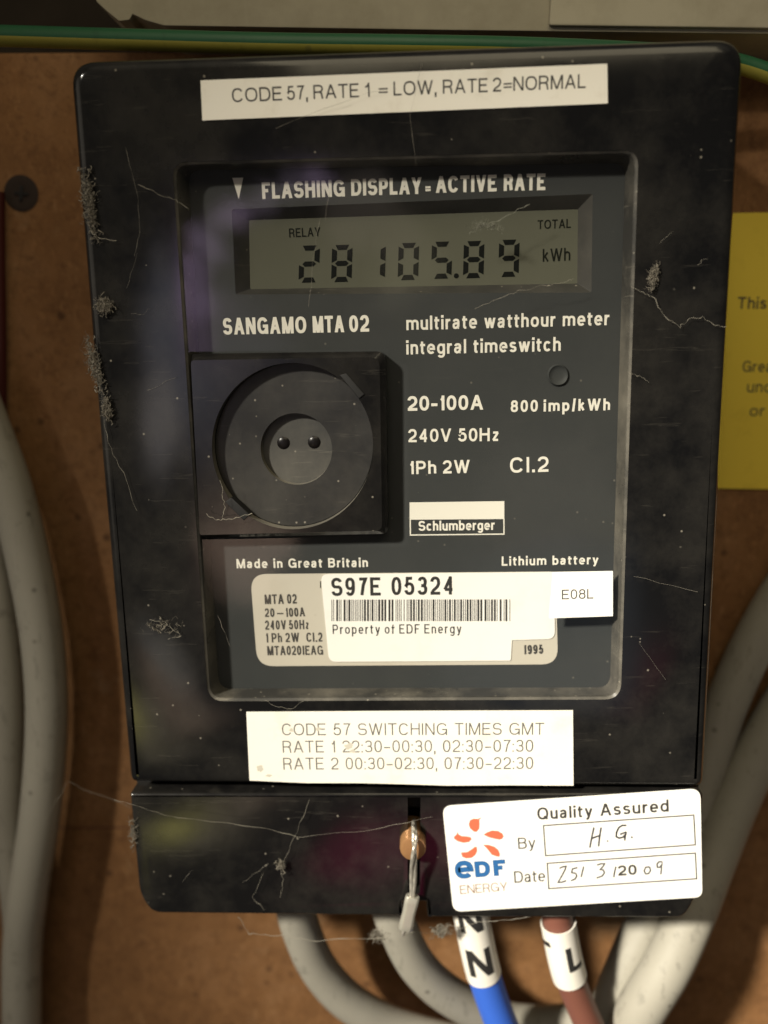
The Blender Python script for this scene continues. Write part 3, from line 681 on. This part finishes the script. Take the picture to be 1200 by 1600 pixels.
while X < 797:
    w_ = rb.choice((1.1, 1.1, 1.3, 3.0, 3.2)); 
    if X + w_ > 798: break
    yt = 937 - (X - 518) * .002; bars.append(poly([(X, yt), (X + w_, yt), (X + w_, 970.5), (X, 970.5)], H3)); X += w_ + rb.choice((1.4, 1.5, 1.7, 3.4))
build('barcode', cat(*bars), M_tick, s3, 0)
s4 = sticker('paper_label', 'small white sticker reading E08L at the right edge of the meter window', [(863, 893.5), (957.5, 892), (957.5, 962.5), (857, 966)], -.00085, M_vinyl, .00012)
write(s4, 'E08L', (878, 936.5), (927, 935), 15, -.00085 + 1.5e-4, M_dkgrey, .11, .19, .3)
# quality label on the terminal cover
HQ = HC + .0001
s5 = sticker('quality_label', 'white Quality Assured sticker with orange flower mark, tilted on the terminal cover', rnd([(691, 1259), (1094, 1231.5), (1097, 1401), (708, 1424)], [15, 16, 12, 14], 6), HQ, M_vinyl, .0002)
H5 = HQ + .00025
write(s5, 'Quality', (840, 1281), (926, 1276), 19, H5, M_dkgrey, .16, .19, .3); write(s5, 'Assured', (938, 1275), (1045, 1268), 19, H5, M_dkgrey, .16, .19, .3)
write(s5, 'By', (810, 1326.5), (837, 1325), 17.5, H5, M_dkgrey, .11, .16, .3); write(s5, 'Date', (804, 1379.5), (852, 1377), 18, H5, M_dkgrey, .11, .16, .3)
write(s5, '20', (966, 1368.5), (995, 1366.5), 16, H5, M_dkgrey, .19, .17, .3)
def frame(q, w): return [[q[0], q[1], q[2], q[3], q[0]]]
build('form_box', strokes([[(849, 1290), (1084, 1273.5), (1086.5, 1320), (852.5, 1337), (849, 1289)]], 1.9, H5), M_dkgrey, s5, 0)
build('form_box', strokes([[(855, 1349), (1086.5, 1333), (1088.5, 1373), (857.5, 1388.5), (855, 1348)]], 1.9, H5), M_dkgrey, s5, 0)
q = lambda *a: [(660 + x_ / 2.5, 1200 + y_ / 2.5) for x_, y_ in a]
pen = [q((670, 232), (662, 268), (654, 311)), q((698, 232), (692, 268), (688, 306)), q((660, 276), (680, 268), (697, 262)), q((721, 284), (726, 287)),
       q((797, 224), (780, 224), (766, 234), (758, 252), (757, 268), (768, 274), (784, 270), (796, 256)), q((772, 259), (797, 250)), q((796, 250), (792, 266), (790, 284)), q((815, 269), (821, 272))]
pen2 = [q((535, 392), (548, 386), (561, 384), (557, 398), (543, 424), (530, 447), (545, 446), (562, 440)), q((606, 389), (586, 394), (583, 409), (598, 411), (603, 422), (596, 434), (580, 440)), q((630, 385), (625, 405), (620, 426)),
        q((682, 379), (698, 374), (712, 374), (704, 386), (694, 397), (706, 398), (711, 409), (702, 422), (680, 430)), q((756, 385), (751, 405), (747, 427)),
        q((884, 386), (872, 388), (866, 402), (872, 414), (884, 412), (891, 400), (888, 388), (880, 386)), q((936, 367), (924, 366), (916, 376), (918, 388), (928, 388), (936, 376), (937, 366), (934, 392), (931, 416))]
build('handwriting', strokes(pen, 2.6, H5), M_pen, s5, 0); build('handwriting', strokes(pen2, 2.2, H5), M_pen, s5, 0)
petals = [q((231, 193), (222, 202), (223, 218), (222, 236), (212, 249), (202, 249), (186, 236), (181, 220), (186, 204), (200, 198), (216, 199)),
          q((137, 250), (140, 258), (152, 266), (172, 267), (188, 270), (192, 278), (182, 289), (160, 292), (138, 286), (124, 276), (123, 268), (133, 261)),
          q((239, 261), (252, 251), (272, 244), (296, 246), (312, 256), (317, 267), (312, 276), (302, 280), (280, 276), (258, 270)),
          q((237, 300), (258, 300), (282, 308), (298, 322), (303, 338), (300, 347), (288, 345), (270, 338), (258, 322), (248, 310)),
          q((212, 308), (204, 308), (192, 318), (176, 328), (158, 330), (151, 330), (155, 346), (170, 353), (192, 351), (206, 340), (214, 324))]
build('flower_mark', cat(*[poly(p_, H5) for p_ in petals]), M_orange, s5, 0)
build('lettering', text_geo('e', (712, 1374), (741, 1372), 39, H5, .20), M_blue, s5, 0)
build('lettering', text_geo('DF', (743, 1371), (791, 1367.5), 25, H5, .27, .2), M_blue, s5, 0)
write(s5, 'ENERGY', (719.5, 1397), (793, 1391.5), 13.5, H5, M_faint, .09, .15, .3)

# yellow notice on the board, cut by the frame
yn = tag(build('notice', slab(loop([(1000, 338), (1150, 333), (1560, 326), (1560, 770), (1126, 763), (1000, 762)], HB + .0002), HB + .0005, HB + .0002), M_yellow), 'yellow printed notice on the board, half hidden behind the meter', 'notice')
HY = HB + .00056
for s, a, b, cap in (('This', (1152, 482.5), (1197, 482.5), 18.5), ('Grea', (1160, 581), (1206, 581), 17), ('und', (1167, 613), (1205, 613), 17.5), ('or a', (1171, 650), (1214, 650), 17)):
    write(yn, s, a, b, cap, HY, M_dkgrey, .15 if s == 'This' else .125, .17, .3)

# ================================================================== CABLES
def path(*pp): return [P(u, v, h) for u, v, h in pp]
def cable(name, label, c, pp, wpx, m, group=None, seg=22):
    k = pp[len(pp) // 2]; r = px(wpx / 2, *k)
    return tag(build(name, tube(path(*pp), r, seg, 10), m, None, 60), label, c, group)
grp = 'grey meter tails'
cable('grey_cable', 'thick grey cable bulging from the left edge, the longer one in front', 'cable', [(-60, 560, -0.0395), (-22, 660, -0.0385), (15, 760, -0.0375), (45, 880, -0.0375), (66, 1000, -0.0375), (73, 1120, -0.0375), (64, 1260, -0.0375), (45, 1390, -0.0375), (35, 1480, -0.0385), (34, 1600, -0.0385), (36, 1750, -0.0385)], 62, M_pvc, grp)
cable('grey_cable', 'grey cable at the far left edge tucked behind the longer bulging one', 'cable', [(-40, 640, -0.0425), (-20, 800, -0.0425), (0, 950, -0.0425), (10, 1090, -0.0425), (10, 1200, -0.0425), (14, 1300, -0.0435), (28, 1400, -0.0437), (34, 1500, -0.0437), (34, 1640, -0.0437)], 52, M_pvc, grp)
cable('grey_cable', 'grey cable curving down from under the meter, leftmost below the cover', 'cable', [(452, 1330, -.021), (458, 1400, -.022), (470, 1450, -.024), (500, 1516, -.027), (555, 1572, -.030), (640, 1612, -.034), (760, 1640, -.035), (880, 1645, -.035)], 57, M_pvc, grp)
cable('grey_cable', 'grey cable curving down from under the meter just below the wire seal', 'cable', [(596, 1330, -.017), (606, 1400, -.018), (622, 1450, -.019), (655, 1512, -.022), (710, 1560, -.026), (790, 1595, -.031), (880, 1600, -.033), (980, 1580, -.033)], 58, M_pvc, grp)
cable('grey_cable', 'pale grey cable curving up right of the brown cable, nearest the camera', 'cable', [(960, 1700, -.022), (975, 1640, -.020), (1000, 1580, -.018), (1045, 1505, -.0195), (1083, 1420, -.026), (1114, 1340, -.034), (1148, 1255, -.040), (1188, 1170, -.0425), (1253, 1060, -.0425), (1333, 930, -.0425)], 72, M_pvc, grp)
cable('grey_cable', 'shaded grey cable rising behind the pale one at the right', 'cable', [(940, 1660, -.033), (955, 1580, -.026), (985, 1500, -.027), (1020, 1420, -.033), (1060, 1320, -.039), (1098, 1210, -.043), (1135, 1100, -.0435), (1180, 1000, -.0435), (1240, 900, -.0435), (1320, 800, -.0435)], 64, M_pvc, grp)
cable('red_cable', 'thin dark red cable just showing at the left edge of the board', 'cable', [(-2, 300, -.047), (-1, 420, -.047), (1, 560, -.047), (0, 700, -.047), (-6, 820, -.047)], 18, M_red, None, 14)

def marked_cable(name, label, pts, wpx, m, sl_ranges, ratio):
    """cable with printed sleeves; ranges are (start, end, wanted letters) along the frames"""
    k = pts[2]; r = px(wpx / 2, *k)
    root = empty(name, label, 'cable', P(*pts[1]))
    build('sheath', tube(path(*pts), r, 28, 12), m, root, 60); FR = tube.frames
    rs = r * ratio
    for (i0, i1, letters) in sl_ranges:
        seg = 32; Ls = []
        fr = FR[i0:i1 + 1]
        for j, (c, tg, up, sd, _) in enumerate(fr):
            Ls.append([c + (up * math.cos(2 * math.pi * k / seg) + sd * math.sin(2 * math.pi * k / seg)) * rs for k in range(seg)])
        inn = lambda f, sc_: [f[0] + (f[2] * math.cos(2 * math.pi * k / seg) + f[3] * math.sin(2 * math.pi * k / seg)) * rs * sc_ for k in range(seg)]
        sv = build('marker_sleeve', loft([inn(fr[0], .92)] + Ls + [inn(fr[-1], .92)]), M_sleeve, root, 40)
        dist = [0]
        for j in range(1, len(fr)): dist.append(dist[-1] + (fr[j][0] - fr[j - 1][0]).length)
        def mp(s, ang, lift):
            s = max(0, min(dist[-1], s)); j = 0
            while j < len(dist) - 2 and dist[j + 1] < s: j += 1
            tt = (s - dist[j]) / max(1e-9, dist[j + 1] - dist[j]); a, b = fr[j], fr[j + 1]
            c = a[0].lerp(b[0], tt); up = a[2].lerp(b[2], tt).normalized(); sd = a[3].lerp(b[3], tt).normalized()
            return c + (up * math.cos(ang) + sd * math.sin(ang)) * (rs + lift)
        for (ch, s0, size, a0, wrat, w_, tilt) in letters:
            V, Fc = [], []
            for vs, fs, li in text2d(ch, wrat, w_):
                for f in fs:                               # cut each strip finely so that it follows the round sleeve
                    qd = [vs[i] for i in f]; nn = 6
                    b0 = len(V)
                    for ii in range(nn + 1):
                        for jj in range(nn + 1):
                            a_, b_ = ii / nn, jj / nn
                            pt = qd[0] * (1 - a_) * (1 - b_) + qd[1] * a_ * (1 - b_) + qd[2] * a_ * b_ + qd[3] * (1 - a_) * b_
                            X_, Y_ = (pt.x - wrat / 2) * size, pt.y * size
                            X_, Y_ = X_ * math.cos(tilt) - Y_ * math.sin(tilt), X_ * math.sin(tilt) + Y_ * math.cos(tilt)
                            V.append(mp(s0 - Y_, a0 + X_ / rs * SGN, 5e-5 + LIFT * (li % 5)))
                    for ii in range(nn):
                        for jj in range(nn):
                            k_ = b0 + ii * (nn + 1) + jj; Fc.append((k_, k_ + 1, k_ + nn + 2, k_ + nn + 1))
            build('lettering', (V, Fc), M_tick, sv, 0)
    return root
SGN = -1
bp = [(722, 1330, -.010), (728, 1390, -.010), (738, 1440, -.0105), (753, 1510, -.0115), (772, 1570, -.013), (800, 1640, -.0145), (835, 1720, -.016)]
u1 = px(1, 745, 1480, -.011)
marked_cable('blue_cable', 'blue cable with a white sleeve lettered N coming out below the meter', bp, 53, M_bluep,
   [(4, 27, [('N', 105 * u1, 46 * u1, .05, .82, .2, 0)]), (27, 38, [('N', 60 * u1, 50 * u1, -.02, .80, .2, 0)])], 1.07)
lp_ = [(862, 1330, -.010), (866, 1390, -.010), (872, 1440, -.0105), (887, 1515, -.0115), (907, 1570, -.013), (938, 1640, -.0145), (975, 1720, -.016)]
marked_cable('brown_cable', 'brown cable with a white sleeve lettered L coming out below the meter', lp_, 48, M_brown,
   [(24, 38, [('L', 72 * u1, 44 * u1, -.55, .58, .2, 0), ('-', 42 * u1, 44 * u1, .95, .45, .2, .25)])], 1.16)

# green and yellow earth wire along the top
er = [(-160, 52, -.014), (0, 56, -.014), (200, 62, -.014), (420, 68, -.015), (640, 71, -.017), (800, 74, -.020), (960, 80, -.024), (1080, 88, -.028), (1150, 99, -.030), (1210, 118, -.030), (1300, 150, -.030)]
V, Fc = tube(path(*er), px(15.5, 400, 72, -.014), 24, 10); I = []
nseg = 24
for i, f in enumerate(Fc): I.append(1 if (i % nseg) in range(1, 11) else 0)
ew = tag(build('earth_wire', (V, Fc, I), [M_green, M_yel], None, 60, False), 'green and yellow striped earth wire running along the top of the meter', 'wire')

# ================================================================== DUST, COBWEBS, SCREW
scw = empty('screw', 'dark countersunk screw in the brown board at the upper left', 'screw', P(33, 302, HB))
cc = P(33, 302, HB + .0002); cr = px(27, 33, 302, HB)
build('countersink', loft([circ(cc, cr, HB + .00015, 32), circ(cc, cr * .72, HB + .0004, 32), circ(cc, cr * .55, HB + .0002, 32)], False, True), M_rust, scw, 50)
build('cross_slot', cat(poly([(22, 299), (44, 301), (44, 305), (22, 303)], HB + .0006), poly([(31, 290), (36, 290), (35, 313), (30, 313)], HB + .00065)), M_gap, scw, 0)

def thread(pp, h, r=.00008, jit=1.6, sub=5, hs=None):
    """a sagging dusty thread through pixels"""
    pts = []
    for i in range(len(pp) - 1):
        for k in range(sub):
            t = k / sub; u = pp[i][0] * (1 - t) + pp[i + 1][0] * t; v = pp[i][1] * (1 - t) + pp[i + 1][1] * t
            pts.append(P(u + random.uniform(-jit, jit), v + random.uniform(-jit, jit), h + random.uniform(0, .0003)))
    pts.append(P(*pp[-1], h))
    return tube(pts, [r * .46 * random.choice((.5, .7, .9, 1.0, 1.2, 1.7)) for _ in pts], 5, 2, True)
def fluff(u, v, w, hgt, h, n=26, r=.00009, tilt=0.0):
    n = int(n * 10); r *= .22
    """a tangle of fibres and grains around a pixel"""
    gs = []
    for _ in range(n):
        a = random.gauss(0, .55); b = max(-1.3, min(1.3, random.gauss(0, .6)))
        x_, y_ = u + w * a + tilt * b, v + hgt * b; pp = []
        for k in range(4):
            pp.append(P(x_, y_, h + random.uniform(.0001, .0012))); x_ += random.uniform(-4, 4); y_ += random.uniform(-5, 5)
        gs.append(tube(pp, r * random.choice((.5, .7, 1, 1.4, 3.2)), 5, 3, True))
    return cat(*gs)
HW = .0008
webs = [
 ('long thin cobweb strung across the lower cover from the left edge to the white sticker', [(178, 1248), (222, 1263), (280, 1279), (405, 1292), (467, 1308), (576, 1297), (676, 1276)], HW, .00006),
 ('short cobweb hanging with dust beads on the lower cover', [(484, 1250), (459, 1313), (438, 1353), (442, 1375), (438, 1403)], HW, .00006),
 ('kinked cobweb near the bottom edge of the lower cover', [(413, 1363), (395, 1401), (413, 1422)], HW, .00006),
 ('woolly cobweb drooping under the cover between the cables', [(372, 1432), (388, 1459), (430, 1461), (495, 1470), (590, 1465), (640, 1456), (668, 1458)], -.002, .00009),
 ('cobweb crossing the white sleeve under the quality sticker', [(684, 1462), (702, 1446), (725, 1450), (748, 1440), (790, 1438), (830, 1432)], -.002, .00008),
 ('knotted cobweb at the right of the window, running to the casing edge', [(985, 448), (1005, 458), (1022, 466), (1040, 498), (1062, 511), (1078, 497), (1098, 496), (1118, 508), (1134, 510)], HW, .00007),
 ('wispy cobweb on the left casing trailing from the upper dust clump', [(142, 362), (156, 372), (182, 376)], HW, .00009),
 ('faint cobweb tying the left casing to the window corner', [(215, 288), (250, 305), (275, 313), (295, 326)], HW, .00007),
 ('thin cobweb running down the left casing below the dust', [(163, 655), (168, 690), (192, 738), (214, 798)], HW, .00006),
 ('cobweb over the lower left of the round port', [(322, 804), (336, 811), (352, 812), (372, 808), (394, 802)], .0016, .00012),
 ('short upright cobweb on the left rim of the round port', [(345, 750), (348, 775), (351, 792), (348, 810)], .0016, .00011),
 ('frayed cobweb under the right end of the display', [(742, 482), (775, 468), (810, 455), (845, 447), (878, 442), (896, 435)], -.0005, .00007),
 ('two crossing cobwebs on the dark right casing', [(982, 582), (1000, 588), (1014, 598)], HW, .00006),
 ('curled cobweb on the lower left casing', [(232, 968), (258, 972), (272, 985), (284, 994), (262, 999)], HW, .00008),
 ('fine cobweb below the window beside the switching times sticker', [(414, 1095), (432, 1104), (452, 1108), (474, 1096)], HW, .00006),
 ('fine cobweb at the far left across the grey cables', [(0, 1362), (60, 1300), (105, 1222), (205, 1262)], -.018, .00007),
]
for lab, pp, h, r in webs: tag(build('cobweb', thread(pp, h, r), M_web), lab, 'cobweb', 'cobwebs on the meter')
faint = [((195, 230), (215, 300), (218, 360), (210, 400)), ((500, 340), (490, 400), (482, 480)), ((515, 300), (508, 345)), ((660, 100), (640, 180), (650, 260)),
         ((1030, 380), (1050, 362)), ((1090, 415), (1100, 404), (1106, 406)), ((215, 395), (198, 450)), ((205, 490), (222, 492), (234, 482)), ((230, 610), (275, 590)),
         ((340, 960), (360, 1010)), ((420, 1350), (380, 1378)), ((300, 1360), (285, 1378)), ((990, 900), (1090, 925)), ((1000, 1005), (1040, 1062)), ((430, 200), (560, 150), (600, 140))]
fg = [thread(list(p_), HW, .00004, 1.2) for p_ in faint]
o = build('thread_dust', cat(*fg), M_web2); o['kind'] = 'stuff'; o['label'] = 'loose fine dust threads scattered over the black casing'; o['category'] = 'dust threads'
clumps = [
 ('grey dust clump clinging to the upper left edge of the casing', 139, 318, 8, 42, .0, 46, 6), ('small round dust tuft on the left casing', 162, 478, 9, 10, .0002, 26, 0),
 ('hanging dust clump on the left edge, beside the port', 147, 570, 7, 32, .0, 40, 8), ('lower dust clump on the left edge below the hanging one', 167, 640, 5, 14, .0002, 18, 2),
 ('pale dust tuft on the right casing near the window', 1021, 432, 5, 14, .0002, 14, -3), ('grey dust tuft on the lower left casing', 256, 978, 24, 10, .0001, 5, 4),
 ('white dust tuft caught in the cobweb under the cover', 590, 1462, 10, 5, -.003, 14, 0), ('dust tuft beside the white N sleeve', 690, 1455, 12, 6, -.003, 16, 0),
 ('dust bead on the lower cover', 439, 1352, 3, 3, .0005, 8, 0), ('dust tuft on the bottom left edge of the lower cover', 208, 1300, 3, 16, -.001, 12, 1)]
for lab, u, v, w, hg, h, n, tl in clumps:
    tag(build('dust_clump', fluff(u, v, w, hg, h, n, .00012, tl), M_clump), lab, 'dust', 'dust clumps on the meter')
sm = [fluff(760, 352, 26, 4, -.0007, 10, .00005), thread([(732, 364), (760, 352), (792, 338), (828, 319)], -.0007, .00012, 2.5, 6)]
tag(build('scratch', cat(*sm), M_frost), 'frosted scratch on the clear window above the digits', 'scratch')
